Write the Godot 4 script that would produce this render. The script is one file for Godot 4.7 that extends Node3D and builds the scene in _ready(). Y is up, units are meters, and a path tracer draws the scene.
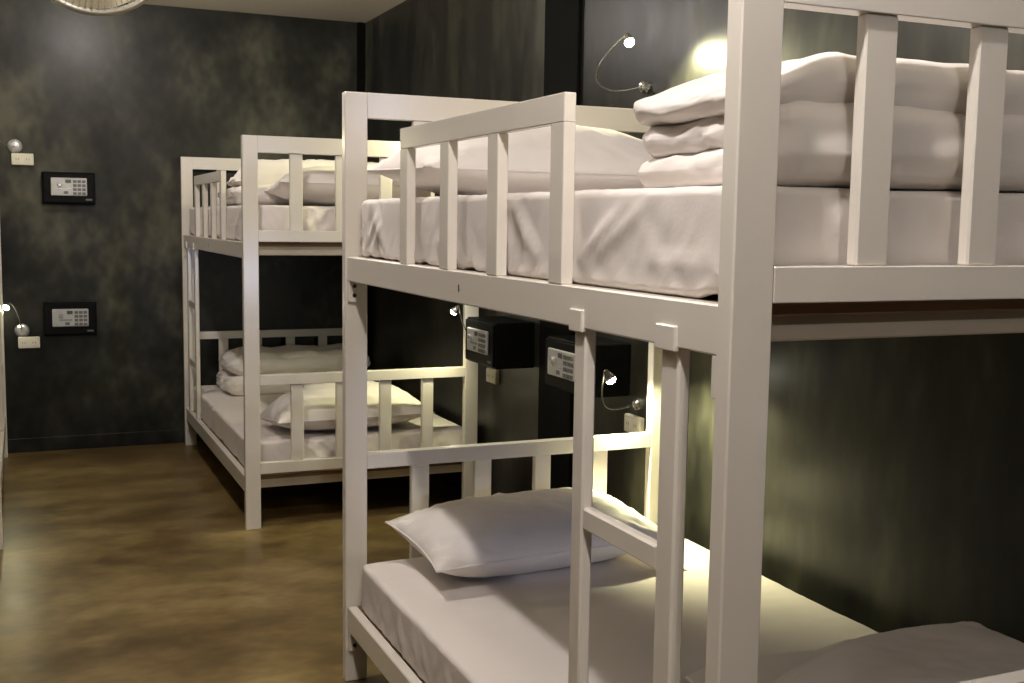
extends Node3D
# A hostel dormitory at night: white bunk beds along a polished dark concrete wall.

const W := 1.1377        # bunk width
const PW := 0.0686       # post width
const PD := 0.0355       # post depth
const WALL_X := 1.215
const BACK_Z := -6.0
const CEIL := 2.70

var M := {}
var noise := FastNoiseLite.new()
var used := {}

# ---------------------------------------------------------------- helpers
func numbered(n: String) -> String:
	if not used.has(n):
		used[n] = 0
		return n
	used[n] += 1
	return "%s_%03d" % [n, used[n]]

func tag(o: Node, label: String, category: String, group := "") -> void:
	o.set_meta("label", label)
	o.set_meta("category", category)
	if group != "":
		o.set_meta("group", group)

func thing(called: String, label: String, category: String, at := Vector3.ZERO, group := "") -> Node3D:
	var o := Node3D.new()
	o.name = numbered(called)
	add_child(o)
	o.position = at
	tag(o, label, category, group)
	return o

func put(called: String, mesh: Mesh, mat: Material, parent: Node, at := Vector3.ZERO) -> MeshInstance3D:
	var o := MeshInstance3D.new()
	o.name = called if parent != self else numbered(called)
	o.mesh = mesh
	o.material_override = mat
	o.position = at
	parent.add_child(o, true)
	return o

func structure(called: String, mesh: Mesh, mat: Material, at := Vector3.ZERO) -> MeshInstance3D:
	var o := put(called, mesh, mat, self, at)
	o.set_meta("kind", "structure")
	return o

func plain(c: Color, rough: float, metal := 0.0) -> StandardMaterial3D:
	var m := StandardMaterial3D.new()
	m.albedo_color = c
	m.roughness = rough
	m.metallic = metal
	return m

var box_cache := {}
# a box with chamfered edges, centred
func bevel_box(s: Vector3, b := 0.003) -> ArrayMesh:
	var key := "%.4f %.4f %.4f %.4f" % [s.x, s.y, s.z, b]
	if box_cache.has(key):
		return box_cache[key]
	var h := s * 0.5
	b = minf(b, minf(h.x, minf(h.y, h.z)) * 0.8)
	var st := SurfaceTool.new()
	st.begin(Mesh.PRIMITIVE_TRIANGLES)
	st.set_smooth_group(-1)
	var ax := [Vector3.RIGHT, Vector3.UP, Vector3.BACK]
	var hh := [h.x, h.y, h.z]
	for a in 3:
		var u := (a + 1) % 3
		var v := (a + 2) % 3
		for sg in [-1.0, 1.0]:
			var n: Vector3 = ax[a] * sg
			var c: Vector3 = n * hh[a]
			var du: Vector3 = ax[u] * (hh[u] - b)
			var dv: Vector3 = ax[v] * (hh[v] - b)
			quad(st, c - du - dv, c + du - dv, c + du + dv, c - du + dv, n)
	for a in 3:      # the twelve edges run along axis a
		var u := (a + 1) % 3
		var v := (a + 2) % 3
		for su in [-1.0, 1.0]:
			for sv in [-1.0, 1.0]:
				var d: Vector3 = ax[a] * (hh[a] - b)
				var p: Vector3 = ax[u] * su * hh[u] + ax[v] * sv * (hh[v] - b)
				var q: Vector3 = ax[u] * su * (hh[u] - b) + ax[v] * sv * hh[v]
				quad(st, p - d, p + d, q + d, q - d, ax[u] * su + ax[v] * sv)
	for sx in [-1.0, 1.0]:
		for sy in [-1.0, 1.0]:
			for sz in [-1.0, 1.0]:
				var n := Vector3(sx, sy, sz)
				var p1 := Vector3(sx * h.x, sy * (h.y - b), sz * (h.z - b))
				var p2 := Vector3(sx * (h.x - b), sy * h.y, sz * (h.z - b))
				var p3 := Vector3(sx * (h.x - b), sy * (h.y - b), sz * h.z)
				tri(st, p1, p2, p3, n)
	st.generate_normals()
	var m := st.commit()
	box_cache[key] = m
	return m

func tri(st: SurfaceTool, a: Vector3, b: Vector3, c: Vector3, n: Vector3) -> void:
	if (b - a).cross(c - a).dot(n) > 0.0:   # front faces run clockwise
		var t := b
		b = c
		c = t
	st.add_vertex(a)
	st.add_vertex(b)
	st.add_vertex(c)

func quad(st: SurfaceTool, a: Vector3, b: Vector3, c: Vector3, d: Vector3, n: Vector3) -> void:
	tri(st, a, b, c, n)
	tri(st, a, c, d, n)

# box from two corners, as a child
func bar(called: String, parent: Node, a: Vector3, b: Vector3, mat: Material, bevel := 0.003) -> MeshInstance3D:
	return put(called, bevel_box((b - a).abs(), bevel), mat, parent, (a + b) * 0.5)

# indexed mesh with smooth normals; faces given outward counter-clockwise
func smooth_mesh(verts: PackedVector3Array, idx: PackedInt32Array) -> ArrayMesh:
	var nor := PackedVector3Array()
	nor.resize(verts.size())
	for i in range(0, idx.size(), 3):
		var a := verts[idx[i]]
		var n := (verts[idx[i + 2]] - a).cross(verts[idx[i + 1]] - a)
		nor[idx[i]] += n
		nor[idx[i + 1]] += n
		nor[idx[i + 2]] += n
	for i in nor.size():
		nor[i] = nor[i].normalized()
	var arr := []
	arr.resize(Mesh.ARRAY_MAX)
	arr[Mesh.ARRAY_VERTEX] = verts
	arr[Mesh.ARRAY_NORMAL] = nor
	arr[Mesh.ARRAY_INDEX] = idx
	var m := ArrayMesh.new()
	m.add_surface_from_arrays(Mesh.PRIMITIVE_TRIANGLES, arr)
	return m

# rounded soft block, displaced by move(point, outward) -> offset
func soft_block(size: Vector3, r: float, step: float, move: Callable) -> ArrayMesh:
	var h := size * 0.5
	var inner := h - Vector3.ONE * r
	var verts := PackedVector3Array()
	var idx := PackedInt32Array()
	var ids := {}
	var grids := []
	for a in 3:
		var g := PackedFloat32Array()
		var e := maxi(3, int(ceil(r / step)) + 2)
		for i in e:
			g.append(-h[a] + r * (1.0 - cos(PI * 0.5 * i / e)) if false else -h[a] + r * float(i) / e)
		var n := maxi(1, int(ceil(2.0 * inner[a] / step)))
		for i in n + 1:
			g.append(-inner[a] + 2.0 * inner[a] * float(i) / n)
		for i in range(e - 1, -1, -1):
			g.append(h[a] - r * float(i) / e)
		grids.append(g)
	for a in 3:
		var u := (a + 1) % 3
		var v := (a + 2) % 3
		var gu: PackedFloat32Array = grids[u]
		var gv: PackedFloat32Array = grids[v]
		for sg in [-1.0, 1.0]:
			var rows := []
			for i in gu.size():
				var row := PackedInt32Array()
				for j in gv.size():
					var p := Vector3.ZERO
					p[a] = sg * h[a]
					p[u] = gu[i]
					p[v] = gv[j]
					var key := Vector3i((p * 20000.0).round())
					if not ids.has(key):
						var q := p.clamp(-inner, inner)
						var d := (p - q).normalized()
						var w := q + d * r
						ids[key] = verts.size()
						verts.append(w + move.call(w, d))
					row.append(ids[key])
				rows.append(row)
			for i in gu.size() - 1:
				for j in gv.size() - 1:
					var q0: int = rows[i][j]
					var q1: int = rows[i + 1][j]
					var q2: int = rows[i + 1][j + 1]
					var q3: int = rows[i][j + 1]
					if sg > 0.0:
						idx.append_array([q0, q2, q1, q0, q3, q2])
					else:
						idx.append_array([q0, q1, q2, q0, q2, q3])
	return smooth_mesh(verts, idx)

# cushion: returns [mesh, seam points]
func pillow_mesh(w: float, d: float, t: float, sd: float, sag := 0.45) -> Array:
	var n := 46
	var m := 34
	var verts := PackedVector3Array()
	var idx := PackedInt32Array()
	var top := []
	var bot := []
	for i in n + 1:
		var rt := PackedInt32Array()
		var rb := PackedInt32Array()
		for j in m + 1:
			var s := sin(PI * 0.5 * (2.0 * i / n - 1.0))
			var q := sin(PI * 0.5 * (2.0 * j / m - 1.0))
			var x := s * w * 0.5 * (1.0 - 0.055 * (1.0 - q * q))
			var z := q * d * 0.5 * (1.0 - 0.075 * (1.0 - s * s))
			var f := pow(maxf(0.0, (1.0 - pow(absf(s), 3.2)) * (1.0 - pow(absf(q), 2.6))), 0.62)
			var edge := 1.0 - f
			# radial gathers near the seam, broad dents in the middle
			var wr := noise.get_noise_3d(s * 60.0 + sd, q * 60.0, sd * 3.0) * 0.012 * f
			wr += (sqrt(absf(noise.get_noise_3d(s * 16.0 + q * 9.0 + sd * 5.0, q * 13.0, sd))) - 0.4) * 0.014 * f * smoothstep(0.1, 0.9, absf(s))
			var ang := atan2(q, s)
			wr += noise.get_noise_3d(ang * 190.0, sd * 7.0, (absf(s) + absf(q)) * 22.0) * 0.030 * sqrt(f) * edge
			var yt := t * (1.0 - sag) * f + wr
			var yb := -t * sag * f + wr * 0.2
			rt.append(verts.size())
			verts.append(Vector3(x, yt, z))
			if i == 0 or j == 0 or i == n or j == m:
				rb.append(rt[j])
			else:
				rb.append(verts.size())
				verts.append(Vector3(x, yb, z))
		top.append(rt)
		bot.append(rb)
	for i in n:
		for j in m:
			var a: int = top[i][j]
			var b: int = top[i + 1][j]
			var c: int = top[i + 1][j + 1]
			var e: int = top[i][j + 1]
			idx.append_array([a, b, c, a, c, e])
			a = bot[i][j]
			b = bot[i + 1][j]
			c = bot[i + 1][j + 1]
			e = bot[i][j + 1]
			idx.append_array([a, c, b, a, e, c])
	var loop := PackedVector3Array()
	for i in n:
		loop.append(verts[top[i][0]])
	for j in m:
		loop.append(verts[top[n][j]])
	for i in range(n, 0, -1):
		loop.append(verts[top[i][m]])
	for j in range(m, 0, -1):
		loop.append(verts[top[0][j]])
	return [smooth_mesh(verts, idx), loop]

func tube(path: PackedVector3Array, r: float, sides := 8, closed := false) -> ArrayMesh:
	var verts := PackedVector3Array()
	var idx := PackedInt32Array()
	var n := path.size()
	var up := Vector3(0.13, 0.97, 0.21).normalized()
	for i in n:
		var a := path[(i - 1 + n) % n] if (closed or i > 0) else path[i]
		var b := path[(i + 1) % n] if (closed or i < n - 1) else path[i]
		var t := (b - a).normalized()
		var x := up.cross(t)
		if x.length() < 0.05:
			x = Vector3.RIGHT.cross(t)
		x = x.normalized()
		var y := t.cross(x).normalized()
		up = y
		for k in sides:
			var an := TAU * k / sides
			verts.append(path[i] + (x * cos(an) + y * sin(an)) * r)
	var last := n if closed else n - 1
	for i in last:
		var i2 := (i + 1) % n
		for k in sides:
			var k2 := (k + 1) % sides
			idx.append_array([i * sides + k, i2 * sides + k2, i * sides + k2, i * sides + k, i2 * sides + k, i2 * sides + k2])
	if not closed:
		for e in [0, n - 1]:
			var c := verts.size()
			verts.append(path[e])
			for k in sides:
				var k2 := (k + 1) % sides
				if e == 0:
					idx.append_array([c, e * sides + k, e * sides + k2])
				else:
					idx.append_array([c, e * sides + k2, e * sides + k])
	return smooth_mesh(verts, idx)

# profile of (radius, height) turned about y
func lathe(profile: PackedVector2Array, sides := 24) -> ArrayMesh:
	var st := SurfaceTool.new()
	st.begin(Mesh.PRIMITIVE_TRIANGLES)
	st.set_smooth_group(-1)
	for i in profile.size() - 1:
		var p := profile[i]
		var q := profile[i + 1]
		for k in sides:
			var a0 := TAU * k / sides
			var a1 := TAU * (k + 1) / sides
			var c0 := Vector3(cos(a0), 0, sin(a0))
			var c1 := Vector3(cos(a1), 0, sin(a1))
			var mid := (c0 + c1).normalized()
			var n := mid * (q.y - p.y) - Vector3.UP * (q.x - p.x)
			var A := c0 * p.x + Vector3.UP * p.y
			var B := c1 * p.x + Vector3.UP * p.y
			var C := c1 * q.x + Vector3.UP * q.y
			var D := c0 * q.x + Vector3.UP * q.y
			if p.x > 0.00001:
				tri(st, A, B, C, n)
			if q.x > 0.00001:
				tri(st, A, C, D, n)
	st.generate_normals()
	return st.commit()

func facing(dir: Vector3) -> Basis:      # turns +y to dir
	var y := dir.normalized()
	var x := y.cross(Vector3(0.3, 0.1, 0.9)).normalized()
	return Basis(x, y, x.cross(y))

# ---------------------------------------------------------------- textures
func mottle(seed_value: int, size: int, freq: float, dark: Color, mid: Color, light: Color, stretch: bool) -> Array:
	var layers := []
	for k in 3:
		var f := FastNoiseLite.new()
		f.seed = seed_value + k * 17
		f.noise_type = FastNoiseLite.TYPE_SIMPLEX_SMOOTH
		f.frequency = freq * [1.0, 3.1, 14.0][k]
		f.fractal_type = FastNoiseLite.FRACTAL_FBM
		f.fractal_octaves = [4, 3, 2][k]
		var im := f.get_seamless_image(size, size if not stretch else size, false, false, 0.1, false)
		im.convert(Image.FORMAT_L8)
		layers.append(im.get_data())
	var a: PackedByteArray = layers[0]
	var b: PackedByteArray = layers[1]
	var c: PackedByteArray = layers[2]
	var ramp := PackedByteArray()
	for i in 256:
		var t := i / 255.0
		var col := dark.lerp(mid, t * 2.0) if t < 0.5 else mid.lerp(light, t * 2.0 - 1.0)
		ramp.append_array([int(col.r * 255.0), int(col.g * 255.0), int(col.b * 255.0)])
	var rgb := PackedByteArray()
	var rough := PackedByteArray()
	rgb.resize(size * size * 3)
	rough.resize(size * size)
	var mix := PackedInt32Array()
	mix.resize(size * size)
	var sum := 0.0
	var sum2 := 0.0
	for i in size * size:
		var q := a[i] * 46 + b[i] * 38 + c[i] * 16
		mix[i] = q
		sum += q
		sum2 += float(q) * q
	var mean := sum / (size * size)
	var dev := sqrt(sum2 / (size * size) - mean * mean)
	for i in size * size:
		var v := clampi(int(128.0 + (mix[i] - mean) / dev * 46.0), 0, 255)
		rgb[i * 3] = ramp[v * 3]
		rgb[i * 3 + 1] = ramp[v * 3 + 1]
		rgb[i * 3 + 2] = ramp[v * 3 + 2]
		rough[i] = 128 + ((b[i] * 60 + c[i] * 40) / 100 - 128) / 5
	return [ImageTexture.create_from_image(Image.create_from_data(size, size, false, Image.FORMAT_RGB8, rgb)), ImageTexture.create_from_image(Image.create_from_data(size, size, false, Image.FORMAT_L8, rough))]

func concrete(tex: Array, scale: Vector3, rough: float) -> StandardMaterial3D:
	var m := StandardMaterial3D.new()
	m.albedo_texture = tex[0]
	m.roughness_texture = tex[1]
	m.roughness_texture_channel = BaseMaterial3D.TEXTURE_CHANNEL_RED
	m.roughness = rough
	m.uv1_triplanar = true
	m.uv1_world_triplanar = true
	m.uv1_scale = scale
	return m

func make_materials() -> void:
	var wall_tex := mottle(11, 768, 0.0042, Color8(22, 22, 20), Color8(47, 47, 41), Color8(90, 89, 75), true)
	M.wall = concrete(wall_tex, Vector3(0.24, 0.17, 0.24), 0.72)
	M.wall.metallic_specular = 0.3
	var right_tex := mottle(29, 768, 0.0042, Color8(20, 20, 18), Color8(40, 40, 34), Color8(76, 75, 61), true)
	M.polished = concrete(right_tex, Vector3(0.36, 0.13, 0.36), 0.68)
	M.polished.metallic_specular = 0.42
	var floor_tex := mottle(71, 768, 0.006, Color8(84, 66, 36), Color8(118, 99, 61), Color8(152, 132, 90), false)
	M.floor = concrete(floor_tex, Vector3(0.2, 0.2, 0.3), 0.68)
	M.floor.metallic_specular = 0.4
	M.ceiling = plain(Color8(226, 220, 205), 0.9)
	M.pillar = plain(Color8(12, 12, 11), 0.7)
	M.pillar.metallic_specular = 0.2
	M.paint = plain(Color8(228, 222, 212), 0.2)
	M.timber = plain(Color8(186, 176, 158), 0.6)
	var weave := FastNoiseLite.new()
	weave.seed = 5
	weave.frequency = 0.06
	var wt := NoiseTexture2D.new()
	wt.noise = weave
	wt.width = 256
	wt.height = 256
	wt.seamless = true
	wt.as_normal_map = true
	wt.bump_strength = 2.0
	M.sheet = plain(Color8(232, 225, 220), 0.85)
	M.sheet.normal_enabled = true
	M.sheet.normal_texture = wt
	M.sheet.normal_scale = 0.12
	M.sheet.uv1_triplanar = true
	M.sheet.uv1_scale = Vector3(6, 6, 6)
	M.linen = plain(Color8(236, 230, 225), 0.8)
	M.ply = plain(Color8(120, 92, 64), 0.75)
	M.dark = plain(Color8(30, 28, 26), 0.6)
	M.bolt = plain(Color8(60, 56, 52), 0.4, 0.7)
	M.safe = plain(Color8(10, 10, 11), 0.5)
	M.safe.metallic_specular = 0.25
	M.panel = plain(Color8(190, 190, 187), 0.4, 0.2)
	M.key = plain(Color8(104, 104, 103), 0.5)
	M.screen = plain(Color8(92, 96, 92), 0.25)
	M.silver = plain(Color8(214, 214, 212), 0.22, 0.6)
	M.chrome = plain(Color8(205, 205, 202), 0.18, 0.9)
	M.plastic = plain(Color8(226, 222, 205), 0.4)
	M.slot = plain(Color8(150, 146, 132), 0.6)
	M.led = plain(Color8(255, 252, 240), 0.4)
	M.led.emission_enabled = true
	M.led.emission = Color8(255, 252, 226)
	M.led.emission_energy_multiplier = 60.0
	M.led_cool = M.led.duplicate()
	M.led_cool.emission = Color8(216, 226, 255)
	M.bulb = plain(Color8(255, 255, 255), 0.4)
	M.bulb.emission_enabled = true
	M.bulb.emission = Color8(255, 247, 242)
	M.bulb.emission_energy_multiplier = 25.0
	M.glass = plain(Color(0.92, 0.96, 0.97, 0.08), 0.03)
	M.glass.transparency = BaseMaterial3D.TRANSPARENCY_ALPHA
	M.blade = plain(Color8(205, 196, 172), 0.45)
	M.guard = plain(Color8(206, 202, 190), 0.35)

# ---------------------------------------------------------------- furniture
# local frame: aisle side at x = 0, front faces of the end posts at z = 0 and z = -L; flip mirrors it end to end
func bunk(label: String, at: Vector3, L: float, H: float, flip: bool, turn := 0.0) -> Node3D:
	var t := thing("bunk_bed", label, "bunk bed", at, "white bunk beds")
	t.rotation.y = turn
	var mz := func(z: float) -> float: return (-L - PD - z) if flip else z
	var B := func(called: String, par: Node, a: Vector3, b: Vector3, mat: Material, bev := 0.003) -> MeshInstance3D:
		return bar(called, par, Vector3(a.x, a.y, mz.call(a.z)), Vector3(b.x, b.y, mz.call(b.z)), mat, bev)
	var h2 := H - 0.074
	for z in [0.0, -L]:
		for x in [0.0, W - PW]:
			B.call("post", t, Vector3(x, 0, z - PD), Vector3(x + PW, H, z), M.paint, 0.0025)
		# end frames: guard on top, guard round the lower bunk
		var drop := 0.018 if (z == 0.0 and not flip) else 0.0
		for r in [[h2, H], [1.320, 1.3708], [0.667 - drop, 0.7142 - drop], [0.2569, 0.3078]]:
			B.call("end_rail", t, Vector3(PW, r[0], z - PD), Vector3(W - PW, r[1], z), M.paint, 0.0012)
		for k in 4:
			var x0 := 0.2135 + 0.2118 * k
			B.call("slat", t, Vector3(x0, 1.3708, z - 0.028), Vector3(x0 + 0.0585, h2, z - 0.006), M.paint)
			B.call("slat", t, Vector3(x0, 0.3078, z - 0.028), Vector3(x0 + 0.0585, 0.667 - drop, z - 0.006), M.paint)
	for z in [-0.075, -L + 0.075 - PD]:
		for r in [[1.257, 1.313], [0.182, 0.228]]:
			B.call("cross_rail", t, Vector3(0.036, r[0], z - 0.03), Vector3(W - 0.036, r[1], z), M.timber)
	for r in [[1.2437, 1.3164], [0.1643, 0.2402]]:
		for x in [0.0057, W - 0.0357]:
			B.call("side_rail", t, Vector3(x, r[0], -L), Vector3(x + 0.03, r[1], -PD), M.paint)
			for z in [-PD, -L + 0.02]:
				var b: MeshInstance3D = B.call("bracket", t, Vector3(x + 0.001, r[0] - 0.062, z - 0.02), Vector3(x + 0.026, r[0] + 0.001, z), M.paint, 0.002)
				for dy in [-0.012, 0.016]:
					var bolt := put("bolt", lathe(PackedVector2Array([Vector2(0, 0.006), Vector2(0.005, 0.006), Vector2(0.0065, 0.0), Vector2(0, 0)]), 10), M.bolt, b, Vector3(0.004, dy, 0.010 if not flip else -0.010))
					bolt.rotation.x = PI * 0.5 if not flip else -PI * 0.5
		B.call("base_board", t, Vector3(0.036, r[1] - 0.018, -L + 0.004), Vector3(W - 0.036, r[1], -PD - 0.004), M.ply, 0.002)
	# guard rail on the aisle side of the upper bunk
	var gr: MeshInstance3D = B.call("guard_rail", t, Vector3(0.0057, 1.605, -1.485), Vector3(0.0295, 1.657, -0.541), M.paint, 0.0015)
	var o := gr.position
	for z in [-0.5685, -0.871, -1.16, -1.4575]:
		var zz: float = mz.call(z)
		var hw := 0.0275
		bar("baluster", gr, Vector3(0.0057, 1.316, zz - hw) - o, Vector3(0.0295, 1.605, zz + hw) - o, M.paint, 0.0015)
	B.call("slot", t, Vector3(0.0045, 1.270, -1.059), Vector3(0.0065, 1.286, -1.055), M.dark, 0.0005)
	# ladder hooked under the upper side rail
	var ld := Node3D.new()
	ld.name = "ladder"
	t.add_child(ld)
	for z in [[-0.492, -0.449], [-0.197, -0.146]]:
		B.call("leg", ld, Vector3(0.010, 0.240, z[0]), Vector3(0.033, 1.2437, z[1]), M.paint, 0.004)
		B.call("hook", ld, Vector3(0.0, 1.238, z[0] - 0.004), Vector3(0.012, 1.277, z[1] + 0.002), M.paint, 0.002)
	for y in [0.908, 0.553]:
		B.call("rung", ld, Vector3(0.011, y - 0.02, -0.449), Vector3(0.032, y + 0.02, -0.197), M.paint, 0.004)
	return t

func mattress_mesh(sx: float, sy: float, sz: float, sd: float, creases: Array) -> ArrayMesh:
	var hx := sx * 0.5
	var hy := sy * 0.5
	var hz := sz * 0.5
	return soft_block(Vector3(sx, sy, sz), 0.016, 0.014, func(p: Vector3, d: Vector3) -> Vector3:
		var o := Vector3.ZERO
		# top: slight tension waves
		if d.y > 0.3:
			o.y += noise.get_noise_3d(p.x * 26.0, sd, p.z * 26.0) * 0.004 + noise.get_noise_3d(p.x * 14.0, sd + 40.0, p.z * 150.0) * 0.0016
		# sides: slanting pull folds that die out upwards, and a loose hem
		var side := absf(d.x) + absf(d.z)
		if side > 0.3:
			var low := clampf(0.75 - p.y / hy * 0.6, 0.0, 1.3)
			var along := p.z if absf(d.x) > absf(d.z) else p.x
			var fold := noise.get_noise_3d((along + p.y * 1.15) * 170.0, sd * 3.0, (p.y - along * 0.25) * 24.0)
			fold += 0.7 * noise.get_noise_3d((along - p.y * 0.5) * 120.0, sd * 5.0 + 90.0, p.y * 60.0)
			var patch := smoothstep(0.05, 0.4, noise.get_noise_2d(along * 16.0 + sd * 30.0, sd * 8.0))
			o += Vector3(d.x, 0, d.z) * (fold * 0.0045 * low + fold * 0.007 * patch) * side * (1.0 if absf(d.x) > absf(d.z) else 1.8)
			for cr in creases:      # drawn-out folds: [z, y, z, y, height]
				if d.x * cr[5] > 0.5:
					var ca := Vector2(cr[0], cr[1])
					var cb := Vector2(cr[2], cr[3])
					var pq := Vector2(p.z, p.y)
					var tt := clampf((pq - ca).dot(cb - ca) / (cb - ca).length_squared(), 0.0, 1.0)
					var ds := pq.distance_to(ca.lerp(cb, tt))
					o.x += d.x * cr[4] * exp(-ds * ds / 0.00016) * sin(PI * clampf(tt, 0.06, 0.94))
		if p.y < -hy * 0.6:
			var lift := maxf(0.0, noise.get_noise_3d((p.x + p.z) * 60.0, sd * 11.0, 0.0) - 0.12)
			o.y += lift * 0.03
		# corners pulled in a touch
		var c := maxf(0.0, absf(p.x) / hx - 0.9) * maxf(0.0, absf(p.z) / hz - 0.94) * 160.0
		o -= Vector3(signf(p.x), 0.3, signf(p.z)) * 0.006 * minf(c, 1.0)
		return o)

func mattress(mesh: ArrayMesh, label: String, at: Vector3, sz: Vector3, turn := 0.0) -> void:
	var o := put("mattress", mesh, M.sheet, self, at + Vector3(0, sz.y * 0.5, 0))
	o.rotation.y = turn
	tag(o, label, "mattress", "mattresses in white fitted sheets")

func pillow(label: String, at: Vector3, size: Vector3, rot: Vector3, sd: float, sag := 0.45) -> void:
	var t := thing("pillow", label, "pillow", at, "white pillows")
	t.rotation = rot
	var pm := pillow_mesh(size.x, size.z, size.y, sd, sag)
	put("cover", pm[0], M.linen, t)
	put("seam", tube(pm[1], 0.0035, 6, true), M.linen, t)

func layer_mesh(size: Vector3, r: float, sd: float, amp := 0.010, taper := 0.0) -> ArrayMesh:
	var h := size * 0.5
	return soft_block(size, r, 0.015, func(p: Vector3, d: Vector3) -> Vector3:
		var o := d * noise.get_noise_3d(p.x * 38.0 + sd * 9.0, p.y * 60.0, p.z * 46.0) * amp
		o += d * noise.get_noise_3d(p.x * 16.0, p.y * 190.0 + sd * 5.0, p.z * 30.0 + sd) * amp * 0.5
		# sharp little creases in the cloth
		o -= d * (0.5 - sqrt(absf(noise.get_noise_3d(p.x * 30.0 + sd * 3.0, p.y * 70.0 - p.x * 24.0, p.z * 40.0)))) * amp * 0.7
		if absf(d.x) > 0.35:       # gathered end
			o.x += signf(d.x) * noise.get_noise_3d(p.z * 90.0, p.y * 160.0, sd * 4.0) * amp * 1.3
		if d.y < -0.5:
			o.y *= 0.2
		if taper > 0.0:
			var e := smoothstep(0.7 if taper < 0.9 else 0.1, 1.0, -p.x / h.x)
			o.y += -p.y * taper * e - h.y * 0.75 * taper * e
		o.y -= 0.06 * h.y * (p.x / h.x) * (p.x / h.x)
		return o)

func duvet(label: String, at: Vector3, layers: Array) -> void:
	var t := thing("folded_duvet", label, "duvet", at, "folded white duvets")
	for l in layers:       # [name, min corner, max corner, radius, seed, amp, taper]
		var a: Vector3 = l[1]
		var b: Vector3 = l[2]
		put(l[0], layer_mesh(b - a, l[3], l[4], l[5], l[6]), M.linen, t, (a + b) * 0.5 - at)

# ---------------------------------------------------------------- wall fittings
func safe_box(label: String, at: Vector3, size: Vector3, turn: float) -> void:
	# local: back on the wall at z = 0, face at z = size.z, origin at the bottom centre
	var t := thing("wall_safe", label, "safe", at, "black wall safes")
	t.rotation.y = turn
	var hx := size.x * 0.5
	bar("body", t, Vector3(-hx, 0, 0), Vector3(hx, size.y, size.z - 0.012), M.safe, 0.004)
	var dr := bar("door", t, Vector3(-hx + 0.008, 0.008, size.z - 0.014), Vector3(hx - 0.008, size.y - 0.008, size.z), M.safe, 0.003)
	var o := dr.position
	bar("badge", dr, Vector3(hx * 0.62, 0.022, size.z) - o, Vector3(hx * 0.86, 0.032, size.z + 0.002) - o, M.key, 0.0005)
	var pw := size.x * 0.34
	var cy := size.y * 0.54
	var ph := 0.053
	var pn := bar("control_panel", t, Vector3(-pw, cy - ph, size.z - 0.001), Vector3(pw, cy + ph, size.z + 0.012), M.panel, 0.004)
	var po := pn.position
	var zf := size.z + 0.012
	var knob := put("knob", lathe(PackedVector2Array([Vector2(0, 0.014), Vector2(0.010, 0.014), Vector2(0.012, 0.011), Vector2(0.014, 0.0), Vector2(0, 0)]), 18), M.silver, pn, Vector3(-pw * 0.52, cy + 0.012, zf) - po)
	knob.rotation.x = PI * 0.5
	bar("display", pn, Vector3(-pw * 0.2, cy + 0.022, zf - 0.001) - po, Vector3(pw * 0.12, cy + 0.042, zf + 0.001) - po, M.screen, 0.0005)
	bar("nameplate", pn, Vector3(-pw * 0.62, cy - 0.018, zf - 0.001) - po, Vector3(pw * 0.1, cy - 0.008, zf + 0.001) - po, M.silver, 0.0005)
	bar("key_lock", pn, Vector3(-pw * 0.3, cy - 0.042, zf - 0.001) - po, Vector3(-pw * 0.05, cy - 0.026, zf + 0.001) - po, M.key, 0.0005)
	for r in 4:
		for c in 3:
			var kx := pw * (0.22 + 0.25 * c)
			var ky := cy + 0.040 - 0.0235 * r
			bar("button", pn, Vector3(kx, ky - 0.016, zf - 0.001) - po, Vector3(kx + pw * 0.2, ky, zf + 0.003) - po, M.key, 0.001)

func outlet(label: String, at: Vector3, turn: float) -> void:
	var t := thing("wall_outlet", label, "outlet", at, "white wall outlets")
	t.rotation.y = turn
	bar("plate", t, Vector3(-0.06, -0.034, 0), Vector3(0.06, 0.034, 0.022), M.plastic, 0.004)
	for x in [-0.028, 0.028]:
		var s := bar("socket", t, Vector3(x - 0.018, -0.02, 0.021), Vector3(x + 0.018, 0.02, 0.024), M.plastic, 0.001)
		for dx in [-0.007, 0.007]:
			bar("hole", s, Vector3(dx - 0.002, -0.006, 0.001), Vector3(dx + 0.002, 0.006, 0.002), M.slot, 0.0003)

func bezier(p: Array, n := 20) -> PackedVector3Array:
	var out := PackedVector3Array()
	for i in n + 1:
		out.append((p[0] as Vector3).bezier_interpolate(p[1], p[2], p[3], float(i) / n))
	return out

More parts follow.
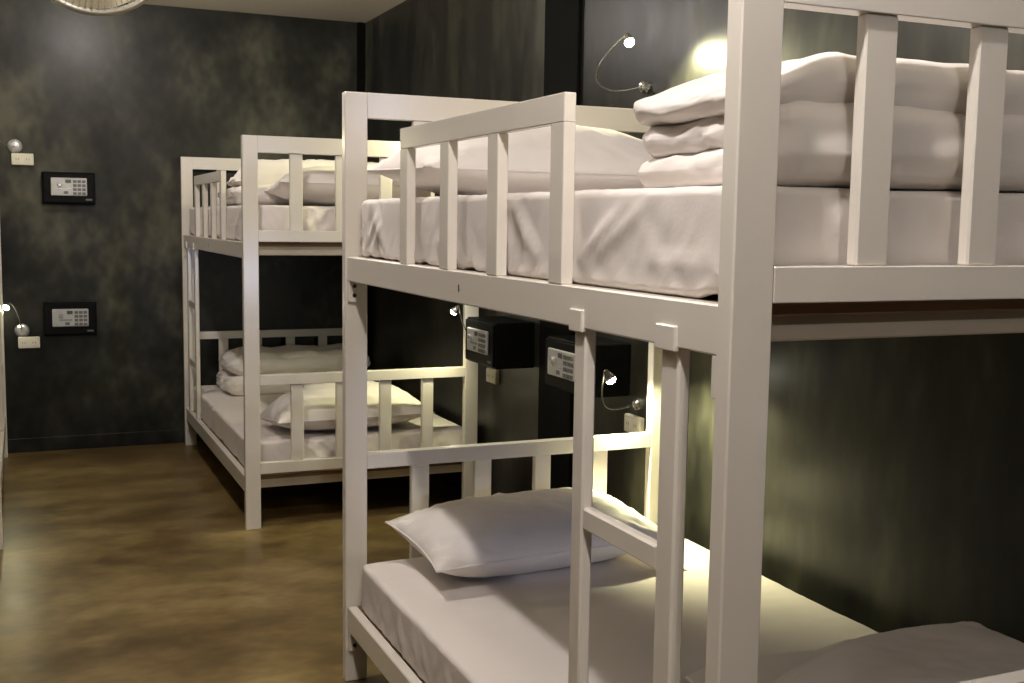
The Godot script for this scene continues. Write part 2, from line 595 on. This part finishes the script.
func reading_lamp(label: String, base: Vector3, normal: Vector3, c1: Vector3, c2: Vector3, head: Vector3, target: Vector3, energy: float, cool := false, spread := 62.0, wide := 1.0) -> void:
	var t := thing("reading_lamp", label, "lamp", base, "gooseneck reading lamps")
	var bs := put("base", lathe(PackedVector2Array([Vector2(0, 0.026), Vector2(0.014 * wide, 0.025), Vector2(0.021 * wide, 0.018), Vector2(0.024 * wide, 0.0), Vector2(0, 0)]), 24), M.silver if wide > 1.0 else M.chrome, t)
	bs.basis = facing(normal)
	var aim := (target - head).normalized()
	put("neck", tube(bezier([normal * 0.02, c1 - base, c2 - base, head - aim * 0.035 - base]), 0.0032, 8), M.chrome, t)
	var hd := put("head", lathe(PackedVector2Array([Vector2(0, -0.036), Vector2(0.008, -0.034), Vector2(0.012, -0.022), Vector2(0.0185, -0.008), Vector2(0.0185, 0.0), Vector2(0, 0.0)]), 20), M.chrome, t, head - base)
	hd.basis = facing(aim)
	put("lens", lathe(PackedVector2Array([Vector2(0.0175, 0.0), Vector2(0.016, 0.008), Vector2(0.009, 0.015), Vector2(0, 0.017)]), 18), M.led_cool if cool else M.led, hd)
	var l := SpotLight3D.new()
	l.name = "lamp_light"
	l.light_color = Color8(205, 216, 255) if cool else Color8(255, 249, 196)
	l.light_energy = energy
	l.spot_angle = spread
	l.spot_angle_attenuation = 0.4 if cool else 0.8
	l.spot_range = 12.0
	l.spot_attenuation = 2.0
	l.light_size = 0.012
	l.shadow_enabled = true
	t.add_child(l)
	l.position = head + aim * 0.020 - base
	l.basis = Basis.looking_at(aim, Vector3(0.1, 0.2, 0.97))

func ceiling_lamp(label: String, at: Vector3, energy: float) -> void:
	var t := thing("ceiling_lamp", label, "lamp", at, "bare bulbs along the aisle ceiling")
	put("base", lathe(PackedVector2Array([Vector2(0, 0), Vector2(0.05, 0), Vector2(0.05, -0.012), Vector2(0.03, -0.022), Vector2(0, -0.022)]), 24), M.plastic, t)
	put("bulb", lathe(PackedVector2Array([Vector2(0, -0.02), Vector2(0.014, -0.02), Vector2(0.022, -0.035), Vector2(0.033, -0.055), Vector2(0.035, -0.07), Vector2(0.028, -0.086), Vector2(0.014, -0.096), Vector2(0, -0.098)]), 20), M.bulb, t)
	var l := OmniLight3D.new()
	l.name = "bulb_light"
	l.light_color = Color8(255, 246, 241)
	l.light_energy = energy
	l.omni_range = 14.0
	l.omni_attenuation = 2.0
	l.light_size = 0.034
	l.shadow_enabled = true
	t.add_child(l)
	l.position = Vector3(0, -0.066, 0)

func fan(label: String, at: Vector3, dir: Vector3, R: float) -> void:
	# at = centre of the guard; the motor hangs from the ceiling on a short rod
	var t := thing("ceiling_fan", label, "fan", at)
	var tilt := facing(dir)
	var up := Vector3(0, CEIL - at.y, 0) - dir.normalized() * 0.13
	put("rod", tube(PackedVector3Array([-dir.normalized() * 0.13, up]), 0.016, 12), M.guard, t)
	put("canopy", lathe(PackedVector2Array([Vector2(0, 0), Vector2(0.06, 0), Vector2(0.055, -0.04), Vector2(0.02, -0.06), Vector2(0, -0.06)]), 24), M.guard, t, up)
	var mo := put("motor", lathe(PackedVector2Array([Vector2(0, -0.17), Vector2(0.05, -0.165), Vector2(0.075, -0.14), Vector2(0.075, -0.07), Vector2(0.055, -0.045), Vector2(0, -0.045)]), 28), M.guard, t)
	mo.basis = tilt
	var g := Node3D.new()
	g.name = "guard_cage"
	t.add_child(g)
	g.basis = tilt
	for r in [[R, 0.0, 0.011], [R * 0.985, 0.028, 0.006], [R * 0.30, 0.07, 0.004], [R * 0.30, -0.06, 0.004], [R * 0.66, 0.062, 0.003]]:
		var ring := PackedVector3Array()
		for k in 64:
			ring.append(Vector3(cos(TAU * k / 64) * r[0], r[1], sin(TAU * k / 64) * r[0]))
		put("ring", tube(ring, r[2], 8, true), M.guard, g)
	for k in 72:
		var a := TAU * k / 72
		var c := Vector3(cos(a), 0, sin(a))
		var wire := PackedVector3Array()
		for q in [[0.18, 0.072], [0.45, 0.07], [0.75, 0.058], [0.93, 0.038], [1.0, 0.0], [0.93, -0.038], [0.7, -0.058], [0.3, -0.06]]:
			wire.append(c * R * q[0] + Vector3.UP * q[1])
		put("wire", tube(wire, 0.0017, 5), M.guard, g)
	var hub := put("hub", lathe(PackedVector2Array([Vector2(0, 0.078), Vector2(0.04, 0.076), Vector2(0.046, 0.06), Vector2(0.046, -0.045), Vector2(0, -0.045)]), 28), M.blade, t)
	hub.basis = tilt
	for k in 3:
		var st := SurfaceTool.new()
		st.begin(Mesh.PRIMITIVE_TRIANGLES)
		st.set_smooth_group(-1)
		var a0 := atan2(-tilt.z.y, -tilt.x.y) + 0.35 + TAU * k / 3.0
		var rings := 7
		var prev := []
		for i in rings + 1:
			var r := lerpf(0.04, R * 0.97, float(i) / rings)
			var half := lerpf(0.5, 0.88, sin(PI * 0.5 * float(i) / rings))
			var row := []
			for j in 7:
				var s := float(j) / 6.0 * 2.0 - 1.0
				var rr := r * (1.0 - 0.03 * s * s * float(i) / rings)
				row.append(Vector3(cos(a0 + s * half) * rr, s * 0.022, sin(a0 + s * half) * rr))
			if i > 0:
				for j in 6:
					for off in [0.0015, -0.0015]:
						var u: Vector3 = Vector3.UP * off
						quad(st, prev[j] + u, prev[j + 1] + u, row[j + 1] + u, row[j] + u, u)
			prev = row
		st.generate_normals()
		var bl := put("blade", st.commit(), M.blade, t)
		bl.basis = tilt

# ---------------------------------------------------------------- scene
func _ready() -> void:
	noise.seed = 3
	noise.noise_type = FastNoiseLite.TYPE_SIMPLEX_SMOOTH
	noise.frequency = 0.1
	noise.fractal_type = FastNoiseLite.FRACTAL_FBM
	noise.fractal_octaves = 3

	# camera
	var cam := Camera3D.new()
	cam.name = "camera"
	cam.fov = 33.826
	cam.near = 0.05
	cam.far = 60.0
	add_child(cam)
	cam.transform = Transform3D(Basis(Vector3(0.91691, 0.01457, 0.39884), Vector3(0.02915, 0.99422, -0.10334), Vector3(-0.39804, 0.10638, 0.91118)), Vector3(-0.88295, 1.42769, 1.27687))
	cam.current = true

	# night outside, closed room; exposure
	var we := WorldEnvironment.new()
	we.name = "world"
	var env := Environment.new()
	env.background_mode = Environment.BG_COLOR
	env.background_color = Color8(2, 2, 3)
	env.tonemap_mode = Environment.TONE_MAPPER_LINEAR
	env.tonemap_exposure = 0.9
	env.sdfgi_enabled = true
	env.ssao_enabled = true
	env.ssil_enabled = true
	we.environment = env
	add_child(we)

	make_materials()

	# bare bulbs along the aisle ceiling; the rearmost is added for ambient fill
	ceiling_lamp("bare bulb on the ceiling near the far wall", Vector3(-0.48, CEIL, -4.83), 0.7)
	ceiling_lamp("bare bulb on the ceiling between the two bunk beds", Vector3(-0.48, CEIL, -2.27), 1.4)
	ceiling_lamp("bare bulb on the ceiling beside the nearest bunk bed", Vector3(-0.48, CEIL, 0.22), 1.9)
	ceiling_lamp("added unseen fill bulb on the ceiling behind the camera", Vector3(-0.48, CEIL, 2.6), 1.35)

	# room shell
	var x0 := -2.26
	var z1 := 3.3
	var T := 0.2
	var cx := (x0 + WALL_X) * 0.5
	var cz := (BACK_Z + z1) * 0.5
	var sx := WALL_X - x0
	var sz := z1 - BACK_Z
	structure("floor", bevel_box(Vector3(sx + 2 * T, T, sz + 2 * T), 0.001), M.floor, Vector3(cx, -T * 0.5, cz))
	structure("ceiling", bevel_box(Vector3(sx + 2 * T, T, sz + 2 * T), 0.001), M.ceiling, Vector3(cx, CEIL + T * 0.5, cz))
	structure("wall_back", bevel_box(Vector3(sx + 2 * T, CEIL, T), 0.001), M.wall, Vector3(cx, CEIL * 0.5, BACK_Z - T * 0.5))
	structure("wall_right", bevel_box(Vector3(T, CEIL, sz), 0.001), M.polished, Vector3(WALL_X + T * 0.5, CEIL * 0.5, cz))
	structure("wall_left", bevel_box(Vector3(T, CEIL, sz), 0.001), M.wall, Vector3(x0 - T * 0.5, CEIL * 0.5, cz))
	structure("wall_front", bevel_box(Vector3(sx + 2 * T, CEIL, T), 0.001), M.wall, Vector3(cx, CEIL * 0.5, z1 + T * 0.5))
	structure("trim_1", bevel_box(Vector3(0.02, CEIL, 0.318), 0.003), M.pillar, Vector3(WALL_X - 0.009, CEIL * 0.5, -3.025))
	structure("trim_2", bevel_box(Vector3(0.05, CEIL, 0.02), 0.004), M.pillar, Vector3(WALL_X - 0.03, CEIL * 0.5, BACK_Z + 0.009))
	structure("baseboard_back", bevel_box(Vector3(sx, 0.085, 0.008), 0.003), M.wall, Vector3(cx, 0.0425, BACK_Z + 0.003))

	# the three bunk beds
	var LA := 1.9942
	var LB := 2.0725
	var BX := 0.0248
	var BZ := -3.8153
	bunk("large white bunk bed nearest the camera, its ladder hooked at the near end", Vector3.ZERO, LA, 1.80, false)
	bunk("white bunk bed farther back in the corner by the far wall", Vector3(BX, 0, BZ), LB, 1.791, true)
	bunk("white bunk bed at the left edge, only one post showing", Vector3(-0.992, 0, -5.9), LA, 1.80, false, PI)

	# mattresses
	var ms := Vector3(1.095, 0.168, 1.90)
	var ml := Vector3(1.095, 0.146, 1.90)
	var mu := mattress_mesh(ms.x, ms.y, ms.z, 1.0, [[0.47, -0.05, 0.66, 0.06, 0.009, -1.0], [0.50, -0.06, 0.74, 0.07, 0.007, -1.0], [0.70, -0.03, 0.92, -0.035, 0.006, -1.0], [-0.86, -0.04, -0.74, 0.04, 0.008, -1.0], [-0.80, -0.06, -0.70, 0.02, 0.007, -1.0], [-0.30, -0.03, -0.12, 0.0, 0.006, -1.0]])
	var mo := mattress_mesh(ml.x, ml.y, ml.z, 6.0, [[-0.52, -0.06, -0.56, 0.05, 0.008, -1.0], [-0.38, -0.06, -0.44, 0.03, 0.009, -1.0], [-0.30, -0.06, -0.38, 0.05, 0.006, -1.0], [-0.12, -0.06, -0.2, 0.04, 0.007, -1.0]])
	mattress(mu, "white sheeted mattress on the upper bunk nearest the camera", Vector3(0.578, 1.3165, -1.005), ms)
	mattress(mo, "white sheeted mattress on the lower bunk nearest the camera", Vector3(0.580, 0.2404, -1.005), ml)
	mattress(mu, "white sheeted mattress on the upper bunk in the far corner", Vector3(BX + 0.578, 1.3165, BZ - 1.05), ms, PI)
	mattress(mo, "white sheeted mattress on the lower bunk in the far corner", Vector3(BX + 0.580, 0.2404, BZ - 1.05), ml, PI)

	mattress(mu, "white sheeted mattress on the upper bunk past the left edge", Vector3(-0.992 - 0.578, 1.3165, -5.9 + 1.005), ms, PI)
	mattress(mo, "white sheeted mattress on the lower bunk past the left edge", Vector3(-0.992 - 0.580, 0.2404, -5.9 + 1.005), ml, PI)

	# pillows
	pillow("big white pillow behind the guard rail of the near upper bunk", Vector3(0.48, 1.565, -1.69), Vector3(0.85, 0.22, 0.50), Vector3(0.02, 0.0, 0.0), 2.0, 0.36)
	pillow("white pillow lying on the near lower bunk under the reading lamp", Vector3(0.52, 0.487, -1.775), Vector3(0.79, 0.205, 0.40), Vector3(0.10, 0.06, 0.0), 5.0, 0.5)
	pillow("white pillow on the upper bunk in the far corner", Vector3(0.62, 1.575, -4.12), Vector3(0.80, 0.19, 0.44), Vector3(-0.08, -0.04, 0.0), 9.0)
	pillow("lamp-lit white pillow on the lower bunk in the far corner", Vector3(0.57, 0.455, -4.12), Vector3(0.78, 0.23, 0.44), Vector3(-0.10, 0.05, 0.0), 12.0, 0.28)

	# folded duvets
	duvet("thick white duvet folded in layers on the near upper bunk", Vector3(0.58, 1.487, -0.28), [
		["layer", Vector3(0.10, 1.488, -0.46), Vector3(1.07, 1.546, -0.07), 0.028, 1.0, 0.008, 0.0],
		["layer", Vector3(0.105, 1.538, -0.46), Vector3(1.08, 1.612, -0.06), 0.036, 2.0, 0.010, 0.2],
		["layer", Vector3(0.085, 1.590, -0.47), Vector3(1.08, 1.684, -0.055), 0.044, 3.0, 0.008, 0.5],
		["front_fold", Vector3(0.10, 1.488, -0.15), Vector3(1.08, 1.622, -0.042), 0.050, 4.0, 0.008, 0.0]])
	duvet("white duvet spread over the foot of the near lower bunk", Vector3(0.75, 0.386, -0.45), [
		["layer", Vector3(0.46, 0.386, -0.82), Vector3(1.12, 0.428, -0.08), 0.020, 7.0, 0.010, 0.3],
		["layer", Vector3(0.42, 0.40, -0.62), Vector3(1.12, 0.550, -0.08), 0.074, 8.0, 0.010, 0.95]])
	duvet("heaped white duvet on the upper bunk in the far corner", Vector3(0.55, 1.487, -4.6), [
		["layer", Vector3(0.08, 1.488, -4.85), Vector3(1.06, 1.600, -4.36), 0.050, 11.0, 0.016, 0.3],
		["layer", Vector3(0.11, 1.575, -4.82), Vector3(1.04, 1.725, -4.38), 0.070, 12.0, 0.018, 0.75]])
	duvet("rolled white duvet at the far end of the far lower bunk", Vector3(0.6, 0.386, -5.5), [
		["layer", Vector3(0.19, 0.388, -5.78), Vector3(1.06, 0.520, -5.28), 0.060, 14.0, 0.016, 0.2],
		["layer", Vector3(0.21, 0.505, -5.76), Vector3(1.06, 0.630, -5.30), 0.060, 15.0, 0.016, 0.2]])

	# safes, outlets and reading lamps on the walls
	safe_box("upper black safe with silver keypad on the far wall", Vector3(-0.614, 1.492, BACK_Z), Vector3(0.295, 0.187, 0.06), 0.0)
	safe_box("lower black safe with silver keypad on the far wall", Vector3(-0.625, 0.706, BACK_Z), Vector3(0.298, 0.20, 0.06), 0.0)
	safe_box("black safe on the right wall beside the far bunk", Vector3(WALL_X, 0.774, -3.447), Vector3(0.355, 0.205, 0.20), -PI * 0.5)
	safe_box("black safe on the right wall half hidden by the ladder", Vector3(WALL_X, 0.776, -2.573), Vector3(0.346, 0.20, 0.20), -PI * 0.5)
	outlet("white outlet plate left of the upper far-wall safe", Vector3(-0.862, 1.748, BACK_Z), 0.0)
	outlet("white outlet plate left of the lower far-wall safe", Vector3(-0.858, 0.666, BACK_Z), 0.0)
	outlet("white outlet plate under the lit lamp of the near lower bunk", Vector3(WALL_X, 0.677, -2.345), -PI * 0.5)
	outlet("white outlet plate peeping out under the safe beside the far bunk", Vector3(WALL_X, 0.677, -3.73), -PI * 0.5)
	var nx := Vector3(-1, 0, 0)
	var nz := Vector3(0, 0, 1)
	reading_lamp("lit gooseneck lamp arching above the near upper bunk", Vector3(WALL_X, 1.92, -2.343), nx, Vector3(1.02, 1.86, -2.42), Vector3(0.96, 1.97, -2.36), Vector3(1.05, 2.046, -2.18), Vector3(1.02, 1.50, -1.80), 0.8, false, 74.0)
	reading_lamp("lit gooseneck lamp above the pillow of the near lower bunk", Vector3(WALL_X, 0.757, -2.325), nx, Vector3(1.08, 0.73, -2.33), Vector3(0.91, 0.77, -2.10), Vector3(0.90, 0.911, -1.982), Vector3(1.17, 0.45, -1.85), 1.5, false, 63.0)
	reading_lamp("gooseneck lamp at the head of the far lower bunk", Vector3(WALL_X, 0.757, -3.75), nx, Vector3(1.08, 0.80, -3.72), Vector3(0.98, 0.98, -3.60), Vector3(0.99, 1.0, -3.70), Vector3(0.65, 0.45, -4.1), 0.4)
	reading_lamp("gooseneck lamp hidden behind the top rail at the far upper bunk", Vector3(WALL_X, 1.86, -3.75), nx, Vector3(1.08, 1.84, -3.72), Vector3(0.98, 1.92, -3.60), Vector3(0.99, 1.945, -3.70), Vector3(0.5, 1.5, -4.4), 0.7)
	reading_lamp("gooseneck lamp above the upper outlet on the far wall", Vector3(-0.901, 1.823, BACK_Z), nz, Vector3(-0.93, 1.80, -5.92), Vector3(-1.02, 1.85, -5.88), Vector3(-1.04, 1.93, -5.86), Vector3(-1.4, 1.5, -5.3), 0.4, false, 62.0, 1.75)
	reading_lamp("lit gooseneck lamp above the lower outlet on the far wall", Vector3(-0.894, 0.737, BACK_Z), nz, Vector3(-0.90, 0.78, -5.93), Vector3(-0.92, 0.90, -5.90), Vector3(-0.975, 0.885, -5.90), Vector3(-1.3, 0.45, -5.4), 0.15, false, 62.0, 1.75)
	# the next pair along the right wall, beside the camera: their cool light shows on the posts and rails
	reading_lamp("cool white gooseneck lamp high on the right wall beside the camera", Vector3(WALL_X, 1.92, 1.30), nx, Vector3(1.10, 1.90, 1.30), Vector3(1.06, 1.98, 1.27), Vector3(1.08, 2.06, 1.18), Vector3(0.2, 1.77, -3.0), 0.3, true, 12.0)
	reading_lamp("cool white gooseneck lamp low on the right wall beside the camera", Vector3(WALL_X, 0.757, 1.25), nx, Vector3(1.10, 0.75, 1.24), Vector3(0.98, 0.80, 1.18), Vector3(0.95, 0.93, 1.02), Vector3(0.52, 0.76, -2.0), 1.0, true, 10.5)

	# ceiling fan
	fan("round caged fan hanging under the ceiling, top left", Vector3(-0.645, 2.305, -2.6), Vector3(-0.05, -0.25, 1.0), 0.236)
